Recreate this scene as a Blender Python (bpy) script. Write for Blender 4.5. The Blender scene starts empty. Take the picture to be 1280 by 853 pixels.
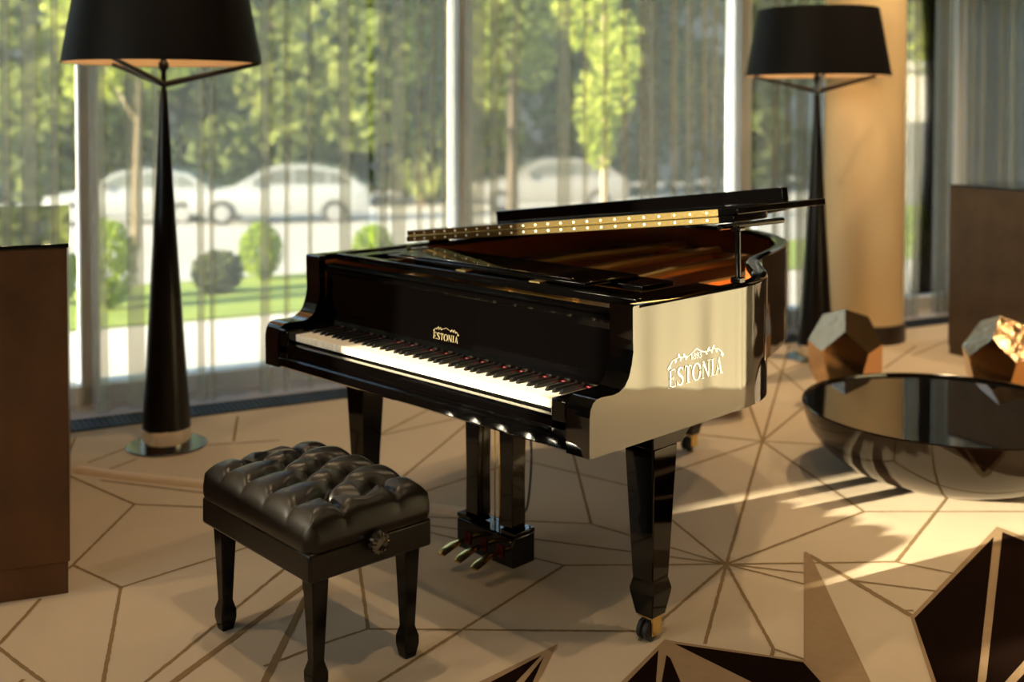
import bpy, bmesh, math, random
from mathutils import Vector, Matrix
from math import sin, cos, pi, radians, sqrt

# ------------------------------------------------------------------ camera
SC = bpy.context.scene
COL = SC.collection
CAM = Vector((2.5874, -2.0833, 1.4955))
YAW, PITCH, FPX, PPY = radians(-45.398), radians(1.595), 1387.9, 178.14
FWD = Vector((sin(YAW) * cos(PITCH), cos(YAW) * cos(PITCH), -sin(PITCH)))
RGT = Vector((cos(YAW), -sin(YAW), 0.0))
UPV = RGT.cross(FWD)
cd = bpy.data.cameras.new('camera')
cam = bpy.data.objects.new('camera', cd)
COL.objects.link(cam)
cam.location = CAM
cam.rotation_euler = (pi / 2 - PITCH, 0, -YAW)
cd.sensor_width = 36.0
cd.lens = FPX / 1280 * 36.0
cd.shift_y = -(426.5 - PPY) / 1280
cd.clip_end = 400
cd.dof.use_dof = True
cd.dof.focus_distance = 3.05
cd.dof.aperture_fstop = 1.7
SC.camera = cam

# ------------------------------------------------------------------ world, sun, exposure
SUN_AZ, SUN_EL = radians(72), radians(14.6)     # direction the light travels to (from +x), height
W = bpy.data.worlds.new('sky')
SC.world = W
W.use_nodes = True
wn = W.node_tree
wn.nodes.clear()
wo = wn.nodes.new('ShaderNodeOutputWorld')
wb = wn.nodes.new('ShaderNodeBackground')
ws = wn.nodes.new('ShaderNodeTexSky')
ws.sky_type = 'NISHITA'
ws.sun_disc = False
ws.sun_elevation = SUN_EL
ws.sun_rotation = pi / 2 - (SUN_AZ + pi)
wb.inputs['Strength'].default_value = 0.62
wn.links.new(ws.outputs[0], wb.inputs[0])
wn.links.new(wb.outputs[0], wo.inputs[0])
sl = bpy.data.lights.new('sun', 'SUN')
sl.energy = 22.0
sl.color = (1.0, 0.85, 0.62)
sl.angle = radians(0.6)
so = bpy.data.objects.new('sun', sl)
COL.objects.link(so)
so.rotation_euler = Vector((cos(SUN_AZ) * cos(SUN_EL), sin(SUN_AZ) * cos(SUN_EL), -sin(SUN_EL))).to_track_quat('-Z', 'Y').to_euler()
so.location = (-10, -20, 12)
SC.view_settings.view_transform = 'Standard'
SC.view_settings.look = 'None'
SC.view_settings.exposure = 0.45
SC.view_settings.gamma = 1.0
SC.view_settings.use_curve_mapping = False
SC.cycles.transparent_max_bounces = 16
R_ = random.Random(7)


# ------------------------------------------------------------------ photo pixel -> place
def vec(px, py):
    return FWD * FPX + RGT * (px - 640) - UPV * (py - PPY)


def ground(px, py, w=0.0):
    d = vec(px, py)
    return CAM + d * ((w - CAM.z) / d.z)


def at_depth(px, py, z):
    return CAM + vec(px, py) * (z / FPX)


# the window front: FO + FD*s + FN*t  (s along the glass, t outwards)
FO, FD, FN = Vector((-2.5252, 0, 0)), Vector((0.29484, 0.95555, 0)), Vector((-0.95555, 0.29484, 0))
FANG = math.atan2(FD.y, FD.x)


def fp(s, t, w=0.0):
    return FO + FD * s + FN * t + Vector((0, 0, w))


def tdist(p):
    return (p - FO).dot(FN)


# ------------------------------------------------------------------ materials
def pmat(name, color, rough=0.5, metal=0.0, ior=1.45, noise=None, bump=None, **kw):
    m = bpy.data.materials.new(name)
    m.use_nodes = True
    nt = m.node_tree
    b = nt.nodes['Principled BSDF']
    b.inputs['Base Color'].default_value = (*color, 1)
    b.inputs['Roughness'].default_value = rough
    b.inputs['Metallic'].default_value = metal
    b.inputs['IOR'].default_value = ior
    for k, v in kw.items():
        b.inputs[k.replace('_', ' ')].default_value = v
    if noise or bump:
        tc = nt.nodes.new('ShaderNodeTexCoord')
    if noise:      # (scale, colour2, detail, sharpness)
        n = nt.nodes.new('ShaderNodeTexNoise')
        n.inputs['Scale'].default_value = noise[0]
        n.inputs['Detail'].default_value = noise[2]
        nt.links.new(tc.outputs['Object'], n.inputs['Vector'])
        r = nt.nodes.new('ShaderNodeValToRGB')
        r.color_ramp.elements[0].position = 0.5 - noise[3]
        r.color_ramp.elements[1].position = 0.5 + noise[3]
        r.color_ramp.elements[0].color = (*color, 1)
        r.color_ramp.elements[1].color = (*noise[1], 1)
        nt.links.new(n.outputs['Fac'], r.inputs[0])
        nt.links.new(r.outputs[0], b.inputs['Base Color'])
    if bump:       # (scale, strength, distance)
        n2 = nt.nodes.new('ShaderNodeTexNoise')
        n2.inputs['Scale'].default_value = bump[0]
        n2.inputs['Detail'].default_value = 3
        nt.links.new(tc.outputs['Object'], n2.inputs['Vector'])
        bp = nt.nodes.new('ShaderNodeBump')
        bp.inputs['Strength'].default_value = bump[1]
        bp.inputs['Distance'].default_value = bump[2]
        nt.links.new(n2.outputs['Fac'], bp.inputs['Height'])
        nt.links.new(bp.outputs[0], b.inputs['Normal'])
    return m


def mixmat(name, build):
    m = bpy.data.materials.new(name)
    m.use_nodes = True
    nt = m.node_tree
    nt.nodes.clear()
    out = nt.nodes.new('ShaderNodeOutputMaterial')
    nt.links.new(build(nt), out.inputs[0])
    return m


def nd(nt, kind, color=None, **kw):
    n = nt.nodes.new(kind)
    if color:
        n.inputs['Color'].default_value = (*color, 1)
    for k, v in kw.items():
        n.inputs[k].default_value = v
    return n


def mix(nt, f, a, b):
    n = nt.nodes.new('ShaderNodeMixShader')
    if isinstance(f, float):
        n.inputs[0].default_value = f
    else:
        nt.links.new(f, n.inputs[0])
    nt.links.new(a, n.inputs[1])
    nt.links.new(b, n.inputs[2])
    return n.outputs[0]


def b_glass(nt):
    fr = nd(nt, 'ShaderNodeFresnel', IOR=1.35)
    return mix(nt, fr.outputs[0], nd(nt, 'ShaderNodeBsdfTransparent', (0.96, 0.98, 0.97)).outputs[0],
               nd(nt, 'ShaderNodeBsdfGlossy', (1, 1, 1), Roughness=0.02).outputs[0])


def b_sheer(tr, col, tint):
    def f(nt):
        body = mix(nt, 0.82, nd(nt, 'ShaderNodeBsdfDiffuse', col).outputs[0], nd(nt, 'ShaderNodeBsdfTranslucent', col).outputs[0])
        return mix(nt, tr, body, nd(nt, 'ShaderNodeBsdfTransparent', tint).outputs[0])
    return f


def b_leaf(c1, c2, tl):
    def f(nt):
        oi = nt.nodes.new('ShaderNodeTexCoord')
        n = nd(nt, 'ShaderNodeTexNoise', Scale=0.9)
        nt.links.new(oi.outputs['Object'], n.inputs['Vector'])
        r = nt.nodes.new('ShaderNodeValToRGB')
        r.color_ramp.elements[0].position, r.color_ramp.elements[1].position = 0.38, 0.62
        r.color_ramp.elements[0].color, r.color_ramp.elements[1].color = (*c1, 1), (*c2, 1)
        nt.links.new(n.outputs['Fac'], r.inputs[0])
        a, b = nd(nt, 'ShaderNodeBsdfDiffuse'), nd(nt, 'ShaderNodeBsdfTranslucent')
        nt.links.new(r.outputs[0], a.inputs[0])
        nt.links.new(r.outputs[0], b.inputs[0])
        return mix(nt, tl, a.outputs[0], b.outputs[0])
    return f


M = {}
M['lacquer'] = pmat('black_lacquer', (0.0006, 0.0005, 0.0005), 0.035, ior=2.0)
M['lacquer_dim'] = pmat('black_lacquer_dim', (0.0006, 0.0005, 0.0005), 0.04, ior=1.45)  # same lacquer as the rim, its reflections dimmed by a lower IOR
M['lacquer_soft'] = pmat('black_satin_lacquer', (0.0010, 0.0008, 0.0007), 0.14, ior=1.35)
M['red_wood'] = pmat('polished_mahogany', (0.045, 0.008, 0.004), 0.08, ior=1.7, noise=(9, (0.09, 0.018, 0.006), 3, 0.2))
M['maple'] = pmat('red_maple_veneer', (0.33, 0.085, 0.022), 0.22, noise=(14, (0.40, 0.12, 0.032), 4, 0.25))
M['spruce'] = pmat('spruce_soundboard', (0.50, 0.25, 0.07), 0.3, noise=(22, (0.42, 0.20, 0.05), 3, 0.2))
M['plate'] = pmat('bronzed_iron_plate', (0.60, 0.38, 0.12), 0.35, 0.7, bump=(160, 0.1, 0.002))
M['string'] = pmat('steel_string', (0.6, 0.52, 0.40), 0.3, 1.0)
M['felt'] = pmat('red_felt', (0.13, 0.008, 0.009), 0.9)
M['ivory'] = pmat('white_key_acrylic', (0.86, 0.79, 0.64), 0.25)
M['keyfront'] = M['ivory']
M['ebony'] = pmat('black_key_satin', (0.006, 0.006, 0.006), 0.3)
M['brass'] = pmat('polished_brass', (0.78, 0.58, 0.22), 0.2, 1.0)
M['letter'] = pmat('white_metal_inlay', (0.74, 0.80, 0.96), 0.28, 1.0)
M['screw'] = pmat('bright_screw', (0.95, 0.92, 0.82), 0.4)
M['goldletter'] = pmat('dull_gold_inlay', (0.20, 0.16, 0.09), 0.4, 0.6)
M['rubber'] = pmat('black_rubber', (0.012, 0.012, 0.012), 0.45)
M['leather'] = pmat('dark_leather', (0.005, 0.0038, 0.0026), 0.31, ior=1.38, bump=(380, 0.25, 0.0012))
M['crystal'] = pmat('clear_dark_knob', (0.02, 0.018, 0.014), 0.05, ior=2.0)
M['shade_out'] = pmat('black_lamp_fabric', (0.004, 0.0028, 0.0026), 0.55, ior=1.25)
M['shade_in'] = pmat('cream_lamp_lining', (0.80, 0.62, 0.42), 0.7)
M['lampblack'] = pmat('black_lamp_wood', (0.005, 0.0035, 0.003), 0.3, ior=1.35)
M['chrome'] = pmat('chrome', (0.72, 0.68, 0.62), 0.12, 1.0)
M['steel_disc'] = pmat('brushed_steel_disc', (0.13, 0.13, 0.135), 0.2, 1.0)
M['bulb'] = mixmat('lamp_bulb_glow', lambda nt: nd(nt, 'ShaderNodeEmission', (1.0, 0.62, 0.28), Strength=6.0).outputs[0])
M['bronze'] = pmat('patinated_bronze_panel', (0.085, 0.036, 0.013), 0.42, 0.25, noise=(5, (0.15, 0.068, 0.026), 6, 0.22), bump=(40, 0.15, 0.002))
M['bronze_grey'] = pmat('taupe_metal_panel', (0.075, 0.048, 0.028), 0.4, 0.3, noise=(6, (0.12, 0.080, 0.048), 6, 0.22))
M['blackglass'] = pmat('black_glass', (0.004, 0.004, 0.004), 0.02, ior=1.8)
M['tableglass'] = pmat('black_mirror_glass', (0.004, 0.004, 0.004), 0.02, ior=2.3)
M['bowl'] = pmat('dark_lacquered_bowl', (0.014, 0.007, 0.004), 0.06, ior=1.6)
M['copper'] = pmat('polished_copper', (0.66, 0.35, 0.15), 0.10, 1.0, bump=(5, 0.10, 0.02))
M['copper_grey'] = pmat('hammered_bronze', (0.60, 0.40, 0.22), 0.16, 1.0, bump=(14, 0.35, 0.02))
M['carpet'] = pmat('beige_carpet', (0.465, 0.375, 0.265), 0.95, noise=(2.2, (0.52, 0.42, 0.30), 6, 0.25), bump=(420, 0.5, 0.003), Specular_IOR_Level=0.1)
M['carpet_line'] = pmat('brown_carpet_line', (0.215, 0.145, 0.070), 0.95, bump=(420, 0.5, 0.003), Specular_IOR_Level=0.1)
M['carpet_tan'] = pmat('tan_carpet_facet', (0.245, 0.165, 0.090), 0.95, noise=(30, (0.28, 0.19, 0.11), 3, 0.3), bump=(420, 0.5, 0.003), Specular_IOR_Level=0.1)
M['carpet_dark'] = pmat('dark_brown_carpet_facet', (0.009, 0.0045, 0.003), 0.95, bump=(420, 0.5, 0.003), Specular_IOR_Level=0.0)
M['cover'] = pmat('beige_cable_cover', (0.56, 0.42, 0.27), 0.6)
M['cable'] = pmat('black_cable', (0.012, 0.012, 0.010), 0.5)
M['wall'] = pmat('warm_grey_plaster', (0.060, 0.042, 0.028), 0.85, noise=(3, (0.075, 0.053, 0.036), 4, 0.3))
M['ceiling'] = pmat('ceiling_paint', (0.13, 0.105, 0.08), 0.9)
M['column'] = pmat('cream_column_paint', (0.80, 0.60, 0.33), 0.6, noise=(2, (0.83, 0.63, 0.36), 3, 0.3))
M['darkbase'] = pmat('dark_brown_plinth', (0.02, 0.010, 0.006), 0.4)
M['frame'] = pmat('white_window_frame', (0.62, 0.64, 0.64), 0.4)
M['sill'] = pmat('grey_stone_sill', (0.36, 0.33, 0.30), 0.6)
M['grille'] = pmat('black_grille', (0.010, 0.011, 0.012), 0.6)
M['glass'] = mixmat('window_glass', b_glass)
M['sheer'] = mixmat('sheer_taupe_voile', b_sheer(0.655, (0.56, 0.56, 0.52), (0.98, 0.95, 0.88)))
M['sheer_dense'] = mixmat('sheer_grey_voile', b_sheer(0.54, (0.36, 0.36, 0.33), (0.98, 0.95, 0.88)))
M['blind'] = mixmat('blind_fabric', b_sheer(0.04, (0.30, 0.26, 0.20), (1, 0.95, 0.85)))
M['cloth'] = pmat('cream_tablecloth', (0.60, 0.535, 0.38), 0.85)
M['paving'] = pmat('pale_paving', (0.60, 0.57, 0.52), 0.9, noise=(0.6, (0.68, 0.65, 0.60), 5, 0.3))
M['asphalt'] = pmat('pale_asphalt', (0.42, 0.41, 0.38), 0.9, noise=(0.3, (0.50, 0.49, 0.46), 5, 0.3))
M['grass'] = pmat('lawn_green', (0.17, 0.26, 0.035), 0.95, noise=(2.5, (0.30, 0.38, 0.06), 6, 0.3))
M['kerb'] = pmat('pale_kerb', (0.55, 0.53, 0.50), 0.9)
M['bark'] = pmat('pale_bark', (0.42, 0.36, 0.27), 0.9, noise=(8, (0.30, 0.25, 0.18), 4, 0.3))
M['bark_dark'] = pmat('dark_bark', (0.07, 0.055, 0.04), 0.9)
M['leaf_young'] = mixmat('young_leaf', b_leaf((0.29, 0.36, 0.07), (0.44, 0.50, 0.13), 0.6))
M['leaf_mid'] = mixmat('mid_leaf', b_leaf((0.155, 0.195, 0.07), (0.28, 0.33, 0.11), 0.5))
M['leaf_dark'] = mixmat('dark_leaf', b_leaf((0.075, 0.095, 0.045), (0.15, 0.185, 0.075), 0.4))
M['leaf_bush'] = mixmat('bush_leaf', b_leaf((0.20, 0.30, 0.04), (0.34, 0.44, 0.07), 0.5))
M['carwhite'] = pmat('white_car_paint', (0.27, 0.29, 0.31), 0.25, Coat_Weight=0.6)
M['cargrey'] = pmat('grey_car_paint', (0.20, 0.20, 0.20), 0.25, Coat_Weight=0.6)
M['carsilver'] = pmat('silver_car_paint', (0.55, 0.58, 0.62), 0.25, Coat_Weight=0.6)
M['carglass'] = pmat('tinted_car_glass', (0.10, 0.11, 0.11), 0.06, ior=1.6)
M['tyre'] = pmat('tyre_rubber', (0.03, 0.03, 0.03), 0.8)
M['hub'] = pmat('alloy_wheel', (0.45, 0.45, 0.46), 0.35, 0.8)
M['headlamp'] = pmat('headlamp_glass', (0.85, 0.85, 0.82), 0.1, 0.4)
M['pale_render'] = pmat('pale_render', (0.70, 0.68, 0.62), 0.9)
M['facade_far'] = pmat('grey_render', (0.16, 0.17, 0.17), 0.9)


# ------------------------------------------------------------------ mesh helpers
class MB:
    def __init__(s):
        s.v, s.f, s.mi, s.cur = [], [], [], 0

    def add(s, vs, fs):
        o = len(s.v)
        s.v += [Vector(p) for p in vs]
        for f in fs:
            s.f.append([i + o for i in f])
            s.mi.append(s.cur)
        return s

    def box(s, c, d, rot=0.0):
        x, y, z = d[0] / 2, d[1] / 2, d[2] / 2
        P = []
        for k in (-z, z):
            for (a, b) in ((-x, -y), (x, -y), (x, y), (-x, y)):
                P.append((c[0] + a * cos(rot) - b * sin(rot), c[1] + a * sin(rot) + b * cos(rot), c[2] + k))
        return s.add(P, [(3, 2, 1, 0), (4, 5, 6, 7), (0, 1, 5, 4), (1, 2, 6, 5), (2, 3, 7, 6), (3, 0, 4, 7)])

    def b2(s, lo, hi):
        return s.box([(a + b) / 2 for a, b in zip(lo, hi)], [b - a for a, b in zip(lo, hi)])

    def rings(s, rings, closed=True, cap=True):
        n = len(rings[0])
        fs = []
        for r in range(len(rings) - 1):
            for i in range(n if closed else n - 1):
                j = (i + 1) % n
                fs.append((r * n + i, r * n + j, (r + 1) * n + j, (r + 1) * n + i))
        if cap and closed:
            fs.append(tuple(range(n - 1, -1, -1)))
            fs.append(tuple((len(rings) - 1) * n + i for i in range(n)))
        return s.add([p for r in rings for p in r], fs)

    def lathe(s, prof, seg=32, c=(0, 0, 0), cap=True):
        return s.rings([[(c[0] + r * cos(2 * pi * i / seg), c[1] + r * sin(2 * pi * i / seg), c[2] + z) for i in range(seg)] for r, z in prof], cap=cap)

    def prism(s, pts, z0, z1):          # pts: ccw polygon in xy
        n = len(pts)
        return s.add([(p[0], p[1], z0) for p in pts] + [(p[0], p[1], z1) for p in pts],
                     [tuple(range(n - 1, -1, -1)), tuple(range(n, 2 * n))] + [(i, (i + 1) % n, n + (i + 1) % n, n + i) for i in range(n)])

    def slab(s, pts, f0, f1):           # same polygon mapped twice by functions
        n = len(pts)
        return s.add([f0(*p) for p in pts] + [f1(*p) for p in pts],
                     [tuple(range(n - 1, -1, -1)), tuple(range(n, 2 * n))] + [(i, (i + 1) % n, n + (i + 1) % n, n + i) for i in range(n)])

    def tube(s, pts, r, seg=10, caps=True):
        pts = [Vector(p) for p in pts]
        rs = r if isinstance(r, (list, tuple)) else [r] * len(pts)
        rings = []
        ref = Vector((0, 0, 1))
        for i, p in enumerate(pts):
            d = (pts[min(i + 1, len(pts) - 1)] - pts[max(i - 1, 0)]).normalized()
            a = d.cross(ref)
            if a.length < 1e-3:
                a = d.cross(Vector((1, 0, 0)))
            a.normalize()
            b = a.cross(d)
            rings.append([p + (a * cos(2 * pi * k / seg) + b * sin(2 * pi * k / seg)) * rs[i] for k in range(seg)])
        return s.rings(rings, cap=caps)

    def mat(s, i):
        s.cur = i
        return s

    def build(s, name, mats, parent=None, smooth=None, bevel=None, fix=True, **props):
        me = bpy.data.meshes.new(name)
        me.from_pydata([tuple(p) for p in s.v], [], s.f)
        for m in (mats if isinstance(mats, (list, tuple)) else [mats]):
            me.materials.append(M[m])
        me.polygons.foreach_set('material_index', s.mi)
        if fix:
            bm = bmesh.new()
            bm.from_mesh(me)
            bmesh.ops.recalc_face_normals(bm, faces=bm.faces)
            bm.to_mesh(me)
            bm.free()
        if smooth:
            me.polygons.foreach_set('use_smooth', [True] * len(me.polygons))
            me.set_sharp_from_angle(angle=radians(smooth))
        o = bpy.data.objects.new(name, me)
        COL.objects.link(o)
        if parent:
            o.parent = parent
        if bevel:
            b = o.modifiers.new('bevel', 'BEVEL')
            b.width, b.segments, b.limit_method, b.angle_limit = bevel, 2, 'ANGLE', radians(40)
            if not smooth:
                me.polygons.foreach_set('use_smooth', [True] * len(me.polygons))
                me.set_sharp_from_angle(angle=radians(50))
        for k, v in props.items():
            o[k] = v
        return o


def thing(name, label, category, loc=(0, 0, 0), rz=0.0, group=None):
    o = bpy.data.objects.new(name, None)
    COL.objects.link(o)
    o.location, o.rotation_euler = loc, (0, 0, rz)
    o.empty_display_size = 0.1
    o['label'], o['category'] = label, category
    if group:
        o['group'] = group
    return o


def tag(o, label, category, group=None):
    o['label'], o['category'] = label, category
    if group:
        o['group'] = group
    return o


def spline(pts, n=8):
    out = []
    P = [Vector(p) for p in pts]
    for i in range(len(P) - 1):
        a, b, c, d = P[max(i - 1, 0)], P[i], P[i + 1], P[min(i + 2, len(P) - 1)]
        for k in range(n):
            t = k / n
            out.append(0.5 * ((2 * b) + (c - a) * t + (2 * a - 5 * b + 4 * c - d) * t * t + (3 * b - a - 3 * c + d) * t ** 3))
    out.append(P[-1])
    return out


# ================================================================== THE ROOM
S0, S1, T1, T0, HC = -5.5, 11.0, 0.62, -8.5, 4.3      # room in the window-front frame
KS = dict(kind='structure')


def fbox(mb, s0, s1, t0, t1, w0, w1):
    P = [fp(s, t, w) for w in (w0, w1) for s, t in ((s0, t0), (s1, t0), (s1, t1), (s0, t1))]
    return mb.add(P, [(3, 2, 1, 0), (4, 5, 6, 7), (0, 1, 5, 4), (1, 2, 6, 5), (2, 3, 7, 6), (3, 0, 4, 7)])


floor = fbox(MB(), S0, S1, T0, 0.22, -0.12, 0.0).build('floor', 'carpet', **KS)
fbox(MB(), S0, S1, 0.22, T1 + 0.1, -0.12, -0.001).build('trim_1', 'sill', **KS)
fbox(MB(), S0, S1, T0, T1 + 0.2, HC, HC + 0.15).build('ceiling', 'ceiling', **KS)
fbox(MB(), S0, S1, T0 - 0.15, T0, 0, HC).build('wall_back', 'wall', **KS)
mb = MB()                                               # wall behind the viewer's left, with a high band of windows
fbox(mb, S0 - 0.15, S0, T0, T1, 0, 1.96)
fbox(mb, S0 - 0.15, S0, T0, T1, 4.1, HC)
fbox(mb, S0 - 0.15, S0, T0, -7.4, 1.96, 4.1)
fbox(mb, S0 - 0.15, S0, -2.0, T1, 1.96, 4.1)
fbox(mb, S0 - 0.15, S0, -3.3, -2.84, 1.96, 4.1)
mb.build('wall_left', 'wall', **KS)
w = bpy.data.objects.new('window_12', None)
COL.objects.link(w)
w['kind'] = 'structure'
for (a, b) in ((-7.4, -6.05), (-6.0, -4.68), (-4.63, -3.3), (-2.84, -2.0)):
    fbox(MB(), S0 - 0.09, S0 - 0.08, a, b, 1.96, 4.1).build('pane', 'glass', w)
for (a, b) in ((-6.05, -6.0), (-4.68, -4.63)):
    fbox(MB(), S0 - 0.13, S0 - 0.04, a, b, 1.96, 4.1).build('window_frame', 'frame', w)
fbox(MB(), S1, S1 + 0.15, T0, T1, 0, HC).build('wall_right', 'wall', **KS)
fbox(MB(), S0, S1, T0, T0 + 0.02, 0, 0.1).build('baseboard_back', 'darkbase', **KS)

# carpet pattern: woven lines and star facets, 1 mm pile inlays on the floor
CARPET_N = [0]


def carpet_line(a, b, wd=0.011):
    A, B = ground(*a), ground(*b)
    L = (B - A).length
    d = (B - A).normalized()
    nrm = Vector((-d.y, d.x, 0))
    n = max(2, min(120, int(L / 0.012)))
    top = []
    for sgn in (1, -1):
        row = [A + d * (L * i / n) + nrm * sgn * (wd / 2 + R_.uniform(-0.0012, 0.0012)) for i in range(n + 1)]
        top += row if sgn == 1 else row[::-1]
    CARPET_N[0] += 1
    h = 0.0009 + 0.00002 * (CARPET_N[0] % 20)
    mb = MB()
    k = 2 * n + 2
    mb.add([(p.x, p.y, h) for p in top], [(i + 1, i, k - 1 - i, k - 2 - i) for i in range(n)])
    return mb.build('carpet_line', 'carpet_line', floor, fix=False)


def facet(pts, m, h):
    P = [ground(*p) for p in pts]
    mb = MB().add([(p.x, p.y, h) for p in P], [tuple(range(len(P)))])
    o = mb.build('carpet_facet', m, floor)
    if o.data.polygons[0].normal.z < 0:
        o.data.flip_normals()
    return o


ST1, ST2, ST3 = (908, 706), (953, 552), (977, 465)
LINES = [((168, 631), (91, 707)), ((91, 707), (151, 735)), ((91, 707), (60, 735)), ((151, 735), (124, 880)), ((151, 735), (420, 650)),
         ((51, 749), (-4, 809)), ((-60, 770), (-4, 809)), ((-4, 809), (75, 869)), ((170, 863), (372, 698)), ((460, 787), (414, 802)), ((414, 802), (330, 834)),
         ((460, 787), (447, 690)), ((460, 787), (806, 790)), ((440, 875), (705, 707.5)), ((705, 707.5), ST1), ((440, 642), (705, 707.5)),
         ((480, 650), ST1), ((440, 643), (739, 655.5)), ((739, 655.5), ST1), ((739, 655.5), (706, 527)), ((650, 575), (787, 608)), ((787, 608), ST1),
         ((787, 608), ST2), ((440, 645), (650, 576)), ((490, 608), (600, 517)), ((470, 546), (600, 517)), ((297, 521), (292, 552)), ((257, 557), (350, 551)),
         ((84, 573), (94, 547)), ((110, 579), (160, 560)), ((137, 587), (172, 574)), ((86, 595), (168, 631)), ((168, 631), (420, 641)), ((125, 601), (330, 626)),
         (ST1, ST2), (ST1, (1080, 640)), (ST1, (1120, 703)), (ST1, (881, 806)), (ST1, (967, 812)), ((967, 812), (964, 822)), ((967, 812), (1008, 826)),
         (ST1, (820, 782)), (ST1, (1006, 717)), (ST1, (1006, 731)), ((1080, 640), ST2), ((1080, 640), (1300, 640)), ((1120, 703), (1200, 602)), ((1120, 703), (1190, 717)),
         ((1064, 726), (1172, 740)), ((1127, 764), (1142, 764)), (ST2, (987, 432)), (ST2, (930, 488)), (ST2, (1010, 505)), (ST2, (840, 540)), (ST2, (1040, 557)),
         (ST3, (955, 446)), (ST3, (1010, 452)), (ST3, (950, 477)), (ST3, (1006, 490)), ((1105, 461), (1145, 433)), ((1140, 445), (1200, 420)),
         ((803, 790), (800, 802)), ((560, 500), (470, 546)), ((30, 850), (-40, 900))]
for a, b in LINES:
    carpet_line(a, b)
carpet_line((205, 862), (395, 722), 0.022)
carpet_line((320, 875), (395, 722), 0.022)
carpet_line((1011, 694), (1140, 771), 0.02)
facet([(1004.5, 692), (1007, 690), (1013, 694), (1120, 920), (1075, 920), (1032, 858), (1007, 827), (1004.5, 825)], 'carpet_tan', 0.0014)
# star beside the low table
facet([(1246, 659), (1252, 661), (1400, 719), (1432, 800), (1390, 990), (1180, 990), (1165, 855), (1138, 772)], 'carpet_tan', 0.0016)
facet([(1242, 672), (1143, 774), (1170, 853), (1190, 960), (1208, 960), (1222, 853)], 'carpet_dark', 0.0019)
facet([(1253, 666), (1378, 716), (1256, 854), (1215, 905), (1233, 850)], 'carpet_dark', 0.0019)
facet([(1396, 726), (1268, 856), (1225, 910), (1378, 978), (1420, 802)], 'carpet_dark', 0.0019)
# star at the front edge of the piano
facet([(831, 800), (845, 803), (1007, 827), (1035, 858), (1075, 920), (700, 920), (777, 853)], 'carpet_tan', 0.0016)
facet([(823, 814), (784, 854), (716, 915), (800, 915), (820, 854)], 'carpet_dark', 0.0019)
facet([(833, 820), (827, 854), (812, 915), (880, 915), (851, 854), (838, 824)], 'carpet_dark', 0.0019)
facet([(843, 806), (1004, 829), (1030, 858), (1068, 915), (1040, 915), (948, 858)], 'carpet_dark', 0.0019)
# small star tip between bench and piano
facet([(697, 806), (598, 854), (500, 900), (660, 900), (673, 853)], 'carpet_tan', 0.0016)
facet([(677, 820), (613, 854), (540, 895), (600, 895), (646, 853)], 'carpet_dark', 0.0019)
facet([(680, 822), (655, 854), (620, 895), (640, 895), (666, 854)], 'carpet_dark', 0.0019)

# ---- window front: mullions, rails, panes
MULL = [-4.02 + 2.115 * k for k in range(8)]      # ... 0.21, 2.325, 4.44 ...
for i, s in enumerate(MULL):
    fbox(MB(), s - 0.045, s + 0.045, 0.50, 0.67, 0.0, HC).build('trim_%d' % (i + 2), 'frame', bevel=0.004, **KS)
fbox(MB(), S0, S1, 0.50, 0.72, -0.12, 0.09).build('trim_20', 'frame', **KS)
fbox(MB(), S0, S1, 0.50, 0.72, 4.15, HC).build('trim_21', 'frame', **KS)
fbox(MB(), S0, S1, 0.52, 0.60, 2.42, 2.50).build('trim_22', 'frame', **KS)
for i, s in enumerate([-5.5] + MULL):
    s2 = (MULL + [S1])[i]
    w = bpy.data.objects.new('window_%d' % (i + 1), None)
    COL.objects.link(w)
    w['kind'] = 'structure'
    for (z0, z1) in ((0.09, 2.42), (2.50, 4.15)):
        fbox(MB(), s + 0.045, s2 - 0.045, 0.56, 0.57, z0, z1).build('pane', 'glass', w)
# ---- sheer curtains: plan path with folded-over pleats, panel by panel


def curtain(s0, s1, folds, label, mat='sheer', t0=0.30, wob=0.012, name='sheer_curtain', top=4.1):
    path = [(s0, t0)]
    for (fs, fw) in sorted(folds):
        fw *= 1.2
        a = path[-1][0]
        span = fs - fw / 2 - a
        if span > 0.05:
            k = max(2, int(span / 0.05))
            ph = R_.uniform(0, 6)
            for i in range(1, k):
                path.append((a + span * i / k, t0 + wob * sin(ph + 18 * (a + span * i / k)) + R_.uniform(-.003, .003)))
        r = R_.uniform(0.020, 0.034)
        path += [(fs + fw * 0.35, t0 - 0.004), (fs + fw * 0.5, t0 - r * 0.45), (fs + fw * 0.38, t0 - r * 0.9), (fs - fw * 0.36, t0 - r), (fs - fw * 0.5, t0 - r * 1.4),
                 (fs - fw * 0.38, t0 - r * 1.9), (fs + fw * 0.40, t0 - r * 1.95), (fs + fw * 0.62, t0 - r)]
    a = path[-1][0]
    k = max(2, int((s1 - a) / 0.05))
    for i in range(1, k + 1):
        path.append((a + (s1 - a) * i / k, t0 + wob * sin(18 * (a + (s1 - a) * i / k))))
    P2 = spline([(p[0], p[1], 0) for p in path], 3)
    zs = [0.012, 0.10, 0.5, 1.2, 2.2, 3.2, top]
    rows = []
    ph = R_.uniform(0, 6)
    for z in zs:
        fl = max(0, 1 - z / 0.6) * 0.012
        rows.append([fp(p.x + 0.006 * sin(z * 1.3 + p.x * 3 + ph), p.y + fl * sin(p.x * 37 + ph), z) for p in P2])
    n = len(P2)
    mb = MB().add([p for r in rows for p in r], [(r * n + i, r * n + i + 1, (r + 1) * n + i + 1, (r + 1) * n + i) for r in range(len(zs) - 1) for i in range(n - 1)])
    o = mb.build(name, mat, smooth=180, fix=False)
    return tag(o, label, 'curtain', 'sheer curtains along the window front')


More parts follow.
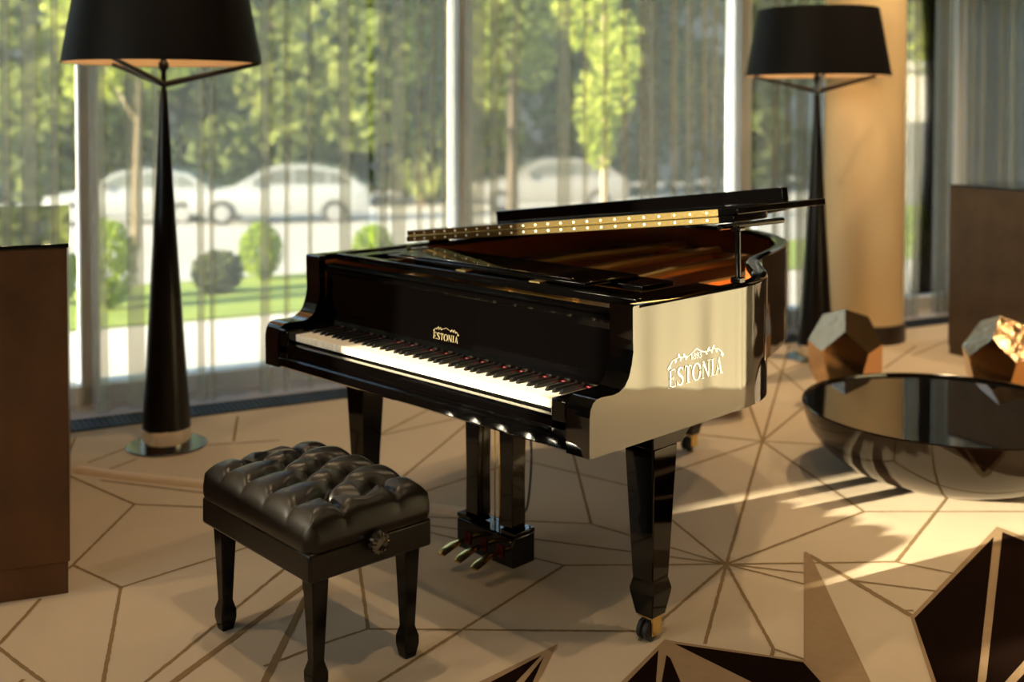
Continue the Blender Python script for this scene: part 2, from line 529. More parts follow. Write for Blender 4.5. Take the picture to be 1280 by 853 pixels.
curtain(-4.6, -0.55, [(-4.3 + 0.23 * i, 0.09) for i in range(16)], 'sheer taupe curtain stretch hanging behind the bronze counter', 'sheer_dense')
curtain(-0.5, 0.12, [(-0.42, .04), (-0.31, .07), (-0.18, .03), (-0.08, .06), (0.03, .03)], 'densely pleated grey sheer curtain above the bronze counter top')
curtain(0.19, 1.63, [(0.235, .05), (0.40, .07), (0.50, .03), (0.72, .03), (0.775, .02), (1.05, .045), (1.16, .02), (1.29, .02), (1.485, .06)],
        'sheer curtain panel hanging behind the floor lamp by the bronze counter')
curtain(1.67, 2.16, [(1.715, .035), (1.81, .075), (1.93, .025), (2.01, .02), (2.09, .035)], 'narrow sheer curtain panel behind the piano lid hinge')
curtain(2.22, 4.10, [(2.275, .11), (2.40, .05), (2.54, .035), (2.86, .085), (3.01, .025), (3.15, .02), (3.29, .02), (3.42, .03), (3.50, .05), (3.66, .02), (3.79, .045), (3.90, .02), (3.99, .03)],
        'wide sheer curtain panel before the young bright green tree')
curtain(4.36, 5.22, [(4.50, .045), (4.61, .04), (4.72, .07), (4.86, .05), (5.0, .05), (5.13, .05)], 'closely pleated sheer curtain between floor lamp and cream column', 'sheer_dense')
curtain(6.02, 6.21, [(6.06, .04), (6.12, .05)], 'short sheer curtain panel between the cream column and the taupe counter', 'sheer_dense')
curtain(6.30, 7.32, [(6.36, .03), (6.50, .05), (6.70, .04), (6.82, .07), (6.99, .04), (7.10, .06), (7.22, .05)], 'pleated sheer curtain hanging above the taupe counter')
curtain(5.55, 5.84, [(5.62, .04), (5.71, .04), (5.79, .04)], 'narrow sheer curtain edge hanging right beside the cream column')

# ---- floor grille in front of the glass
gr = thing('floor_grille', 'long black slatted heating grille set in floor below the curtains', 'grille')
COLS, COLT, COLR = 4.94, -0.09, 0.255
for (a, b) in ((-4.5, COLS - 0.33), (COLS + 0.33, 10.5)):
    mb = MB()
    fbox(mb, a, b, 0.0, 0.012, -0.01, 0.006)
    fbox(mb, a, b, 0.188, 0.20, -0.01, 0.006)
    mb.build('grille_frame', 'grille', gr)
    mb = MB()
    fbox(mb, a, b, 0.012, 0.188, -0.01, 0.0015)
    n = int((b - a) / 0.028)
    for i in range(n):
        s = a + 0.028 * i
        fbox(mb, s, s + 0.013, 0.012, 0.188, 0.0, 0.008)
    o = mb.build('grille_slats', 'grille', gr)
    o['kind'] = 'stuff'

# ---- round column
cc = fp(COLS, COLT)
MB().lathe([(COLR, 0.12), (COLR, HC)], 48, (cc.x, cc.y, 0)).build('trim_30', 'column', smooth=40, **KS)
MB().lathe([(COLR + 0.012, 0.0), (COLR + 0.012, 0.115), (COLR, 0.12)], 48, (cc.x, cc.y, 0)).build('baseboard_column', 'darkbase', smooth=40, **KS)

# ---- ceiling downlights (outside the picture, above)
DL = [(-2.0, -1.6), (0.6, -1.9), (3.2, -1.6), (5.8, -1.6), (0.6, -4.4), (3.2, -4.4), (5.8, -4.4), (4.9, -0.85)]
for (s, t) in DL:
    pw = 330 if t == -0.85 else 105
    p = fp(s, t, HC)
    d = thing('ceiling_downlight', 'small round recessed warm ceiling downlight', 'downlight', p, group='ceiling downlights')
    MB().lathe([(0.085, -0.004), (0.085, -0.012), (0.062, -0.012), (0.058, 0.0)], 24, cap=False).build('trim_ring', 'frame', d, smooth=40)
    MB().lathe([(0.0001, -0.003), (0.060, -0.003)], 24, cap=False).build('lamp_lens', 'bulb', d)
    li = bpy.data.lights.new('downlight', 'SPOT')
    li.energy, li.color, li.spot_size, li.spot_blend, li.shadow_soft_size = pw, (1.0, 0.72, 0.42), radians(95), 0.7, 0.05
    lo = bpy.data.objects.new('downlight', li)
    COL.objects.link(lo)
    lo.parent = d
    lo.location = (0, 0, -0.03)

# ================================================================== GRAND PIANO
piano = thing('grand_piano', 'black lacquered grand piano with half-raised lid and gold lettering on its side', 'piano')
OUT = [(0.75, 0.2), (0.75, 0.40), (0.75, 0.59), (0.7467, 0.735), (0.7175, 0.855), (0.644, 0.98), (0.5525, 1.095), (0.468, 1.22), (0.41, 1.38), (0.36, 1.52), (0.30, 1.66), (0.21, 1.80),
       (0.08, 1.93), (-0.10, 2.04), (-0.30, 2.085), (-0.50, 2.06), (-0.66, 1.97), (-0.74, 1.83), (-0.75, 1.65), (-0.75, 1.2), (-0.75, 0.7), (-0.75, 0.2)]
OUTC = [(p.x, p.y) for p in spline([(a, b, 0) for a, b in OUT], 7)]


def offset(path, d):          # move inwards (left of travel) by d
    res = []
    for i, p in enumerate(path):
        a, b = Vector(path[max(i - 1, 0)]), Vector(path[min(i + 1, len(path) - 1)])
        t = (b - a).normalized()
        res.append((p[0] - t.y * d, p[1] + t.x * d))
    return res


WB, WT = 0.618, 0.985
sec = [(0.0, WB), (0.0, WB + 0.004), (0.0, WT - 0.009), (0.0, WT - 0.006), (0.002, WT - 0.002), (0.006, WT), (0.044, WT), (0.05, WT - 0.005), (0.05, WB)]
offs = [offset(OUTC, o) for o, w in sec]
mb = MB()
mb.rings([[(offs[k][i][0], offs[k][i][1], sec[k][1]) for k in range(len(sec))] for i in range(len(OUTC))])
rim = mb.build('rim', 'lacquer', piano, smooth=30)
# inner veneer
inn = offset(OUTC, 0.052)
mb = MB().rings([[(p[0], p[1], z) for p in inn] for z in (0.70, 0.965)], closed=False)
mb.build('inner_rim', 'maple', piano, smooth=60, fix=False)
# arms (cheeks)
ARM = [(0.003, WB), (0.2, WB), (0.2, WT), (0.176, WT), (0.173, WT - 0.004), (0.174, 0.90), (0.176, 0.865), (0.169, 0.83), (0.158, 0.80), (0.142, 0.78), (0.12, 0.769), (0.095, 0.7655), (0.05, 0.768),
       (0.030, 0.766), (0.016, 0.758), (0.007, 0.742), (0.003, 0.72)]
for sx in (1, -1):
    xo, xi = sx * 0.75, sx * 0.67
    mb = MB().slab(ARM, lambda v, w: (xo, v, w), lambda v, w: (xi, v, w))
    mb.build('arm', 'lacquer', piano, smooth=35)
# key bed, bottom board
mb = MB().b2((-0.70, 0.035, WB), (0.70, 0.5, 0.655))
mb.build('key_bed', 'lacquer_dim', piano, bevel=0.003)
ib = offset(OUTC, 0.045)
mb = MB().prism(ib, 0.69, 0.70)
mb.build('soundboard', 'spruce', piano)
for k in range(4):
    y = 0.62 + 0.36 * k
    x1 = [0.69, 0.60, 0.35, 0.22][k]
    MB().b2((-0.70, y, 0.622), (x1, y + 0.07, 0.69)).build('brace', 'lacquer_soft', piano, bevel=0.004)
# key slip with mouldings
SL = [(0.014, WB), (0.003, 0.626), (0.003, 0.652), (0.012, 0.660), (0.012, 0.668), (0.004, 0.674), (0.004, 0.694), (0.009, 0.703), (0.016, 0.705), (0.034, 0.705), (0.034, WB)]
MB().slab(SL, lambda v, w: (-0.669, v, w), lambda v, w: (0.669, v, w)).build('key_slip', 'lacquer_dim', piano, smooth=40)
for sx in (1, -1):
    a, b = sorted((sx * 0.614, sx * 0.669))
    MB().b2((a, 0.004, 0.625), (b, 0.19, 0.752)).build('key_block', 'lacquer_dim', piano, bevel=0.006)
# keyboard: 52 white and 36 black keys
kb = MB().b2((-0.613, 0.045, 0.655), (0.613, 0.30, 0.70)).build('keyboard', 'ebony', piano)
KW = 1.225 / 52
mw = MB().b2((-KW / 2 + 0.0005, 0.0, 0.0), (KW / 2 - 0.0005, 0.155, 0.024)).build('white_key', 'ivory', kb, bevel=0.0012)
mk = MB()
mk.add([(-.0055, 0, 0), (.0055, 0, 0), (.0055, .1, 0), (-.0055, .1, 0), (-.0045, .010, .011), (.0045, .010, .011), (.0045, .1, .012), (-.0045, .1, .012)],
       [(3, 2, 1, 0), (4, 5, 6, 7), (0, 1, 5, 4), (1, 2, 6, 5), (2, 3, 7, 6), (3, 0, 4, 7)])
mk = mk.build('black_key', 'ebony', kb, bevel=0.0012)
names = ['A', 'A#', 'B', 'C', 'C#', 'D', 'D#', 'E', 'F', 'F#', 'G', 'G#']
wi, fw, fb = 0, True, True
for k in range(88):
    nm = names[k % 12]
    if '#' in nm:
        o = mk if fb else mk.copy()
        if not fb:
            COL.objects.link(o)
        fb = False
        sh = {'A#': .003, 'C#': -.003, 'D#': .003, 'F#': -.003, 'G#': 0}[nm]
        o.location = (-0.6125 + wi * KW + sh, 0.088, 0.7355)
    else:
        o = mw if fw else mw.copy()
        if not fw:
            COL.objects.link(o)
        fw = False
        o.location = (-0.6125 + (wi + .5) * KW, 0.036, 0.7115)
        wi += 1
    o.parent = kb
MB().b2((-0.613, 0.186, 0.70), (0.613, 0.190, 0.742)).build('name_felt', 'felt', piano)
# fall board with ledge above it
FB = [(0.190, 0.742), (0.186, 0.752), (0.193, 0.765), (0.1975, 0.785), (0.206, 0.905), (0.204, 0.922), (0.198, 0.930), (0.186, 0.934), (0.186, 0.944), (0.193, 0.947), (0.186, 0.951), (0.190, 0.958),
      (0.232, 0.958), (0.232, 0.742)]
fall = MB().slab(FB, lambda v, w: (-0.669, v, w), lambda v, w: (0.669, v, w)).build('fall_board', 'lacquer_dim', piano, smooth=8)
# plate, pin block, strings and dampers
ib2 = offset(OUTC, 0.056)
ib3 = offset(OUTC, 0.15)
n0 = [i for i, p in enumerate(ib2) if p[1] > 0.33]
ring = [ib2[i] for i in n0]
ring2 = [ib3[i] for i in n0]
mb = MB().rings([[(a[0], a[1], .872), (a[0], a[1], .884), (b[0], b[1], .884), (b[0], b[1], .872)] for a, b in zip(ring, ring2)])
mb.b2((-0.69, 0.34, 0.872), (0.69, 0.60, 0.886))
plate = mb.build('iron_plate', 'plate', piano, smooth=30)
for (x0, x1, y1) in ((-0.42, -0.44, 2.0), (-0.12, -0.22, 1.95), (0.18, 0.02, 1.80), (0.45, 0.33, 1.35)):
    MB().tube([(x0, 0.58, 0.895), ((x0 + x1) / 2, (0.58 + y1) / 2, 0.905), (x1, y1, 0.892)], [0.016, 0.018, 0.016], 8).build('plate_strut', 'plate', piano, smooth=40)
mb = MB()
for k in range(72):
    x = -0.62 + 1.24 * k / 71
    xe = x * 0.85 - 0.10
    ye = 0.62 + 1.30 * max(0.12, min(1, (0.72 - x) / 1.25))
    mb.tube([(x, 0.40, 0.892), (xe, ye, 0.889)], 0.0009, 4)
o = mb.build('strings', 'string', piano)
o['kind'] = 'stuff'
MB().b2((-0.66, 0.60, 0.893), (0.66, 0.635, 0.93)).build('damper_rail', 'lacquer_soft', piano, bevel=0.003)
MB().b2((-0.68, 0.33, 0.886), (0.68, 0.36, 0.892)).build('felt_strip', 'felt', piano)
# music desk lying flat on its rails
MB().b2((-0.69, 0.262, 0.962), (0.69, 0.290, 0.986)).build('desk_front_rail', 'lacquer_dim', piano, bevel=0.003)
for sx in (1, -1):
    a, b = sorted((sx * 0.60, sx * 0.697))
    MB().b2((a, 0.291, 0.955), (b, 0.66, 0.979)).build('desk_side_rail', 'lacquer_dim', piano, bevel=0.003)
desk = MB().b2((-0.46, 0.312, 0.988), (0.46, 0.56, 1.000)).build('music_desk', 'lacquer_dim', piano, bevel=0.004)
MB().b2((-0.56, 0.45, 0.970), (0.56, 0.60, 0.9865)).build('desk_tray', 'lacquer_dim', piano, bevel=0.003)
for x in (-0.40, -0.05, 0.28):
    MB().b2((x - 0.022, 0.286, 0.986), (x + 0.022, 0.316, 0.9885)).build('desk_hinge', 'brass', desk)
MB().b2((-0.40, 0.318, 1.0003), (0.40, 0.330, 1.006)).build('desk_ledge', 'lacquer_dim', desk, bevel=0.002)
# lid on its short prop: lid frame pivots on the spine
TH = radians(6.93)
lf = offset(OUTC, -0.008)
lpts = [(0.758, 0.642)] + [p for p in lf if p[1] > 0.645] + [(-0.758, 0.642)]
lid = MB().prism([(p[0] + 0.75, p[1]) for p in lpts], 0.0, 0.021).build('lid', 'lacquer_dim', piano, bevel=0.003)
lid.location = (-0.75, 0, 0.990)
lid.rotation_euler = (0, -TH, 0)
MB().b2((-0.005, 0.644, 0.0225), (1.522, 1.140, 0.0435)).build('lid_flap', 'lacquer_dim', lid, bevel=0.003)
MB().b2((0.045, 1.080, 0.0437), (1.405, 1.113, 0.090)).build('flap_lip', 'lacquer_dim', lid, bevel=0.003)
mb = MB().b2((0.01, 0.6395, 0.002), (1.455, 0.6418, 0.0205))
mb.b2((0.01, 0.6395, 0.0235), (1.455, 0.6418, 0.042))
mb.tube([(0.01, 0.638, 0.022), (1.455, 0.638, 0.022)], 0.0032, 8)
mb.mat(1)
for k in range(24):
    for z in (0.011, 0.033):
        x = 0.045 + k * 0.0595
        mb.tube([(x, 0.6396, z), (x, 0.6380, z)], 0.0034, 8)
mb.build('piano_hinge', ['brass', 'screw'], lid, smooth=40)
MB().tube([(1.44, 0.66, -0.012), (1.475, 0.95, -0.012)], 0.009, 8).build('prop_rail', 'lacquer_soft', lid, smooth=40)
ps = MB().tube([(0.716, 0.708, 0.985), (0.716, 0.704, 1.155)], 0.0085, 10).build('prop_stick', 'lacquer_dim', piano, smooth=40)
MB().b2((0.700, 0.690, 0.985), (0.732, 0.722, 1.003)).build('prop_pivot', 'lacquer_dim', ps, bevel=0.003)
MB().b2((0.700, 0.690, 1.140), (0.732, 0.722, 1.152)).build('prop_cup', 'lacquer_dim', ps, bevel=0.003)
MB().tube([(-0.752, 1.2, 0.988), (-0.752, 1.3, 0.988)], 0.006, 8).build('lid_hinge', 'brass', piano, smooth=40)
MB().tube([(-0.752, 0.75, 0.988), (-0.752, 0.85, 0.988)], 0.006, 8).build('lid_hinge', 'brass', piano, smooth=40)


# legs with casters
def sq(x, y, h, z):
    return [(x - h, y - h, z), (x + h, y - h, z), (x + h, y + h, z), (x - h, y + h, z)]


for (lx, ly, ax) in ((0.647, 0.382, 1), (-0.685, 0.385, 1), (-0.33, 1.90, 0)):
    mb = MB().rings([sq(lx, ly, h, z) for h, z in ((0.030, 0.072), (0.042, 0.135), (0.043, 0.148), (0.036, 0.178), (0.037, 0.19), (0.053, 0.560))])
    leg = mb.build('leg', 'lacquer_dim', piano, bevel=0.003)
    P = [(-0.06, 0.0), (-0.06, -0.058), (0.075, -0.058), (0.085, -0.045), (0.11, -0.022), (0.15, -0.010), (0.24, -0.008), (0.24, 0.0)]
    MB().slab(P, lambda a, z: (lx - 0.055, ly + a, WB + z), lambda a, z: (lx + 0.055, ly + a, WB + z)).build('leg_bracket', 'lacquer_soft', leg, bevel=0.003)
    mb = MB().b2((lx - 0.026, ly - 0.026, 0.066), (lx + 0.026, ly + 0.026, 0.074))
    mb.b2((lx + 0.019, ly - 0.022, 0.018), (lx + 0.025, ly + 0.022, 0.068))
    mb.build('caster_fork', 'brass', leg, bevel=0.002)
    for dx in (-0.013, 0.009):
        w = MB()
        prof = [(0.006, -.009), (0.024, -.009), (0.029, -.006), (0.029, .006), (0.024, .009), (0.006, .009)]
        rg = [[(lx + dx + xx, ly - 0.012 + r * cos(2 * pi * i / 24), 0.030 + r * sin(2 * pi * i / 24)) for i in range(24)] for r, xx in prof]
        w.rings(rg)
        w.build('caster_wheel', 'rubber', leg, smooth=40)
# lyre with pedals
LX, LY = -0.035, 0.425
lyre = MB().b2((LX - 0.135, LY - 0.05, 0.035), (LX + 0.135, LY + 0.05, 0.135)).build('pedal_lyre', 'lacquer_dim', piano, bevel=0.006)
for sx in (-1, 1):
    MB().b2((LX + sx * 0.105 - 0.035, LY - 0.045, 0.135), (LX + sx * 0.105 + 0.035, LY + 0.045, 0.150)).build('lyre_step', 'lacquer_dim', lyre, bevel=0.003)
    mb = MB().rings([[(LX + sx * 0.082 + a * h, LY + b * 0.03, z) for a, b in ((-1, -1), (1, -1), (1, 1), (-1, 1))] for h, z in ((0.030, 0.150), (0.028, 0.30), (0.036, 0.60))])
    mb.build('lyre_post', 'lacquer_dim', lyre, bevel=0.003)
MB().b2((LX - 0.135, LY - 0.05, 0.595), (LX + 0.135, LY + 0.05, 0.62)).build('lyre_head', 'lacquer_dim', lyre, bevel=0.004)
for dx in (-0.022, 0.0, 0.022):
    MB().tube([(LX + dx, LY + 0.02, 0.13), (LX + dx, LY + 0.02, 0.60)], 0.0028, 8).build('pedal_rod', 'brass', lyre, smooth=40)
for dx in (-0.078, 0.0, 0.078):
    mb = MB()
    rg = []
    for k in range(9):
        a = k / 8
        y = LY - 0.045 - 0.125 * a
        hw = 0.010 + 0.012 * sin(pi * min(1, max(0, (a - 0.25) / 0.95))) ** 0.8
        zc = 0.075 - 0.018 * a * a + 0.006 * sin(pi * a)
        hh = 0.006 if a < .99 else 0.003
        rg.append([(LX + dx + hw * cos(2 * pi * i / 12), y, zc + hh * sin(2 * pi * i / 12)) for i in range(12)])
    mb.rings(rg)
    mb.build('pedal', 'brass', lyre, smooth=50)
    MB().b2((LX + dx - 0.013, LY - 0.0535, 0.060), (LX + dx + 0.013, LY - 0.0495, 0.100)).build('pedal_felt', 'felt', lyre)


# ---- lettering
def stroke(pts, w):
    P = [Vector((p[0], p[1])) for p in pts]
    ws_ = w if isinstance(w, (list, tuple)) else [w] * len(P)
    L, Rr = [], []
    for i, p in enumerate(P):
        d = (P[min(i + 1, len(P) - 1)] - P[max(i - 1, 0)]).normalized()
        n = Vector((-d.y, d.x)) * (ws_[i] / 2)
        L.append(p + n)
        Rr.append(p - n)
    return [[L[i], L[i + 1], Rr[i + 1], Rr[i]] for i in range(len(P) - 1)]


def rc(x0, y0, x1, y1):
    return [(x0, y0), (x1, y0), (x1, y1), (x0, y1)]


def arc(cx, cy, rx, ry, a0, a1, n=14):
    return [(cx + rx * cos(radians(a0 + (a1 - a0) * i / n)), cy + ry * sin(radians(a0 + (a1 - a0) * i / n))) for i in range(n + 1)]


def spl2(p, n=6):
    return [(q.x, q.y) for q in spline([(a, b, 0) for a, b in p], n)]


def glyph(c):
    if c == 'E':
        return [rc(.10, 0, .23, 1), rc(.02, 0, .31, .04), rc(.02, .96, .31, 1), rc(.10, .93, .60, 1), rc(.10, .47, .46, .53), rc(.10, 0, .62, .07), rc(.56, .80, .60, 1), rc(.58, 0, .63, .22), rc(.43, .39, .47, .61)]
    if c == 'S':
        p = spl2([(.55, .82), (.40, .96), (.20, .93), (.12, .76), (.24, .60), (.42, .46), (.53, .28), (.45, .07), (.25, .03), (.08, .18)])
        n = len(p)
        return stroke(p, [.05 + .10 * sin(pi * i / (n - 1)) for i in range(n)]) + [rc(.53, .74, .57, .99), rc(.05, .01, .09, .28)]
    if c == 'T':
        return [rc(.27, 0, .40, 1), rc(.17, 0, .50, .04), rc(.02, .93, .65, 1), rc(.02, .76, .06, 1), rc(.61, .76, .65, 1)]
    if c == 'O':
        p = arc(.40, .5, .33, .47, 0, 360, 32)
        return stroke(p + [p[1]], [.05 + .09 * abs(cos(2 * pi * i / 32)) for i in range(33)] + [.14])
    if c == 'N':
        return [rc(.09, 0, .14, 1), rc(.01, 0, .23, .04), [(.02, 1), (.20, 1), (.70, 0), (.60, 0)], rc(.62, 0, .68, 1), rc(.53, .96, .77, 1)]
    if c == 'I':
        return [rc(.10, 0, .23, 1), rc(.01, 0, .32, .04), rc(.01, .96, .32, 1)]
    if c == 'A':
        return [[(.08, 0), (.14, 0), (.37, .92), (.34, 1)], [(.52, 0), (.66, 0), (.39, 1), (.32, 1)], rc(.2, .31, .53, .36), rc(.0, 0, .23, .04), rc(.44, 0, .74, .04)]
    if c == '1':
        return [rc(.20, 0, .32, 1), rc(.10, 0, .42, .06), [(.08, .84), (.20, .84), (.32, 1), (.22, 1)]]
    if c == '8':
        return stroke(arc(.28, .74, .17, .21, 0, 360, 18), .10) + stroke(arc(.28, .27, .21, .24, 0, 360, 18), .10)
    if c == '9':
        return stroke(arc(.28, .70, .19, .25, 0, 360, 18), .10) + stroke(spl2([(.47, .70), (.44, .30), (.16, .03)]), .10)
    if c == '3':
        return stroke(spl2([(.08, .88), (.28, .96), (.42, .78), (.22, .54), (.46, .30), (.28, .04), (.06, .12)]), .10)
    return []


ADV = {'E': .72, 'S': .68, 'T': .70, 'O': .86, 'N': .84, 'I': .40, 'A': .78, '1': .5, '8': .56, '9': .56, '3': .54}


def word(txt, f, x0, x1, y0, h, parent, mat, shear=0.0):
    tot = sum(ADV[c] for c in txt)
    k = (x1 - x0) / tot
    x = x0
    for c in txt:
        mb = MB()
        for poly in glyph(c):
            pp = [(x + p[0] * k, y0 + p[1] * h) for p in poly]
            mb.slab(pp, lambda a, b: f(a, b, 0.0), lambda a, b: f(a, b, 0.0012))
        mb.build('letter', mat, parent)
        x += ADV[c] * k


def ornament(f, cx, half, y0, h, parent, mat):
    mb = MB()

    def put(polys):
        for poly in polys:
            mb.slab([(cx + p[0] * half, y0 + p[1] * h) for p in poly], lambda a, b: f(a, b, 0.0), lambda a, b: f(a, b, 0.0012))
    for s in (1, -1):
        vine = spl2([(s * x, y) for x, y in ((0, 1.0), (.12, .80), (.26, .62), (.42, .58), (.58, .66), (.72, .62), (.84, .50), (.94, .22), (.99, .02), (.94, -.10), (.90, .02))])
        put(stroke(vine, .04))
        for (x, y, a) in ((.36, .50, -60), (.44, .72, 50), (.56, .52, -70), (.62, .78, 60), (.74, .48, -80), (.93, .05, -90)):
            e = []
            for i in range(10):
                u, v = .058 * cos(2 * pi * i / 10), .030 * sin(2 * pi * i / 10)
                ca, sa = cos(radians(a)), sin(radians(a))
                e.append((s * (x + u * ca - v * sa), y + (u * sa + v * ca) * half / h * .9))
            put([e])
    mb.build('ornament', mat, parent)


fside = lambda a, b, d: (0.7502 + d, a, b)
word('ESTONIA', fside, 0.324, 0.582, 0.742, 0.050, rim, 'letter')
word('1893', fside, 0.424, 0.478, 0.8045, 0.0165, rim, 'letter')
ornament(fside, 0.452, 0.130, 0.795, 0.038, rim, 'letter')
ff = lambda a, b, d: (a, 0.1978 - d + 0.0708 * (b - 0.785) - 0.0003, b)
word('ESTONIA', ff, -0.080, 0.040, 0.776, 0.022, fall, 'goldletter')
ornament(ff, -0.020, 0.060, 0.802, 0.016, fall, 'goldletter')

# ================================================================== FURNITURE
# ---- tufted bench
BW, BD = 0.578, 0.388
bench = thing('piano_bench', 'dark leather button-tufted piano bench on four black legs', 'bench', (-0.005, -0.31, 0), radians(-2.3))
ZA = 0.384
MB().b2((-BW / 2, -BD / 2, 0.308), (BW / 2, BD / 2, ZA)).build('seat_apron', 'leather', bench, bevel=0.008)
# cushion: height field with buttons, creases between them and pleats to the edge
CW, CD, CH = BW + 0.006, BD + 0.006, 0.112
bx = [-0.18, -0.06, 0.06, 0.18]
BT = [(x, -0.085) for x in bx] + [(x, 0.085) for x in bx] + [(x, 0.0) for x in (-0.12, 0.0, 0.12)]
SEG = []
for a in BT:
    for b in BT:
        if a < b and 0.06 < math.hypot(a[0] - b[0], a[1] - b[1]) < 0.125 and abs(a[0] - b[0]) > .03 and abs(a[1] - b[1]) > .03:
            SEG.append((a, b))
for x in bx:
    SEG.append(((x, -0.085), (x, -0.25)))
    SEG.append(((x, 0.085), (x, 0.25)))
for x, y in ((-0.18, -0.085), (-0.18, 0.085)):
    SEG.append(((x, y), (-0.40, y)))
for x, y in ((0.18, -0.085), (0.18, 0.085)):
    SEG.append(((x, y), (0.40, y)))
SEG.append(((-0.18, -0.085), (-0.24, 0.0)))
SEG.append(((-0.18, 0.085), (-0.24, 0.0)))
SEG.append(((0.18, -0.085), (0.24, 0.0)))
SEG.append(((0.18, 0.085), (0.24, 0.0)))


def dseg(p, a, b):
    dx, dy = b[0] - a[0], b[1] - a[1]
    t = max(0, min(1, ((p[0] - a[0]) * dx + (p[1] - a[1]) * dy) / (dx * dx + dy * dy)))
    return math.hypot(p[0] - a[0] - t * dx, p[1] - a[1] - t * dy)


def cush(x, y):
    d = min(dseg((x, y), a, b) for a, b in SEG)
    db = min(math.hypot(x - a, y - b) for a, b in BT)
    ex, ey = 1 - abs(x) / (CW / 2), 1 - abs(y) / (CD / 2)
    dome = 1 - (abs(x) / (CW / 2)) ** 4 * 0.22 - (abs(y) / (CD / 2)) ** 4 * 0.22
    puff = 1 - math.exp(-(d / 0.020) ** 1.1)
    edge = min(1, min(ex * CW, ey * CD) / 2 / 0.10 + 0.35)
    h = CH * dome * (0.70 + 0.30 * (1 - (1 - puff) * edge))
    return h - 0.034 * math.exp(-(db / 0.020) ** 2)


NX, NY = 150, 96
mb = MB()
vs, fs = [], []
prof = lambda t: (t if abs(t) < 1 else t)
for j in range(NY + 1):
    for i in range(NX + 1):
        gx, gy = -1 + 2 * i / NX, -1 + 2 * j / NY
        # rounded plan corners
        x, y = gx * CW / 2, gy * CD / 2
        r = 0.035
        qx, qy = max(0, abs(x) - (CW / 2 - r)), max(0, abs(y) - (CD / 2 - r))
        e = max(abs(gx), abs(gy))
        if qx > 0 and qy > 0:
            m = max(qx, qy)
            l = math.hypot(qx, qy)
            x = math.copysign(CW / 2 - r + qx * m / l, x)
            y = math.copysign(CD / 2 - r + qy * m / l, y)
        de = (1 - max(abs(x) / (CW / 2), 0)) * CW / 2, (1 - abs(y) / (CD / 2)) * CD / 2
        d = min(de)
        rr = 0.042
        z = cush(x, y)
        if d < rr:
            k = sqrt(max(0, 1 - (1 - d / rr) ** 2))
            z = z * (0.42 + 0.58 * k)
        vs.append((x, y, ZA + z + 0.012))
        if i < NX and j < NY:
            a = j * (NX + 1) + i
            fs.append((a, a + 1, a + NX + 2, a + NX + 1))
mb.add(vs, fs)
# side wall down to the apron, bulging slightly
border = [i for i in range(NX + 1)] + [j * (NX + 1) + NX for j in range(1, NY + 1)] + [NY * (NX + 1) + i for i in range(NX - 1, -1, -1)] + [j * (NX + 1) for j in range(NY - 1, 0, -1)]
ringv = [Vector(vs[i]) for i in border]
low = []
for (f, k) in ((0.6, 1.012), (0.25, 1.012), (0.0, 0.995)):
    low.append([(p.x * k, p.y * k, ZA + (p.z - ZA) * f) for p in ringv])
mb.rings([[tuple(p) for p in ringv]] + low, cap=False)
cushion = mb.build('cushion', 'leather', bench, smooth=70)
for (x, y) in BT:
    MB().lathe([(0.0001, 0.006), (0.006, 0.0045), (0.0085, 0.0), (0.0075, -0.006)], 12, (x, y, ZA + 0.012 + cush(x, y) + 0.002)).build('tuft_button', 'leather', cushion, smooth=60)
for sx in (-1, 1):
    for sy in (-1, 1):
        x, y = sx * (BW / 2 - 0.048), sy * (BD / 2 - 0.048)
        prof = [(0.017, 0.0), (0.0235, 0.035), (0.0235, 0.058), (0.016, 0.085), (0.0165, 0.10), (0.025, 0.308)]
        MB().rings([sq(x, y, h, z) for h, z in prof]).build('leg', 'lacquer_soft', bench, bevel=0.003)
kn = MB()
rg = []
for (r, d) in ((0.012, 0.0), (0.012, 0.012), (0.026, 0.014), (0.029, 0.022), (0.027, 0.034), (0.018, 0.040), (0.0005, 0.041)):
    rg.append([(BW / 2 + d, 0.0 + r * (1 + (0.07 * cos(i * pi) if r > .017 else 0)) * cos(2 * pi * i / 28), ZA - 0.010 + r * (1 + (0.07 * cos(i * pi) if r > .017 else 0)) * sin(2 * pi * i / 28)) for i in range(28)])
kn.rings(rg, cap=False).build('height_knob', 'crystal', bench, smooth=25)


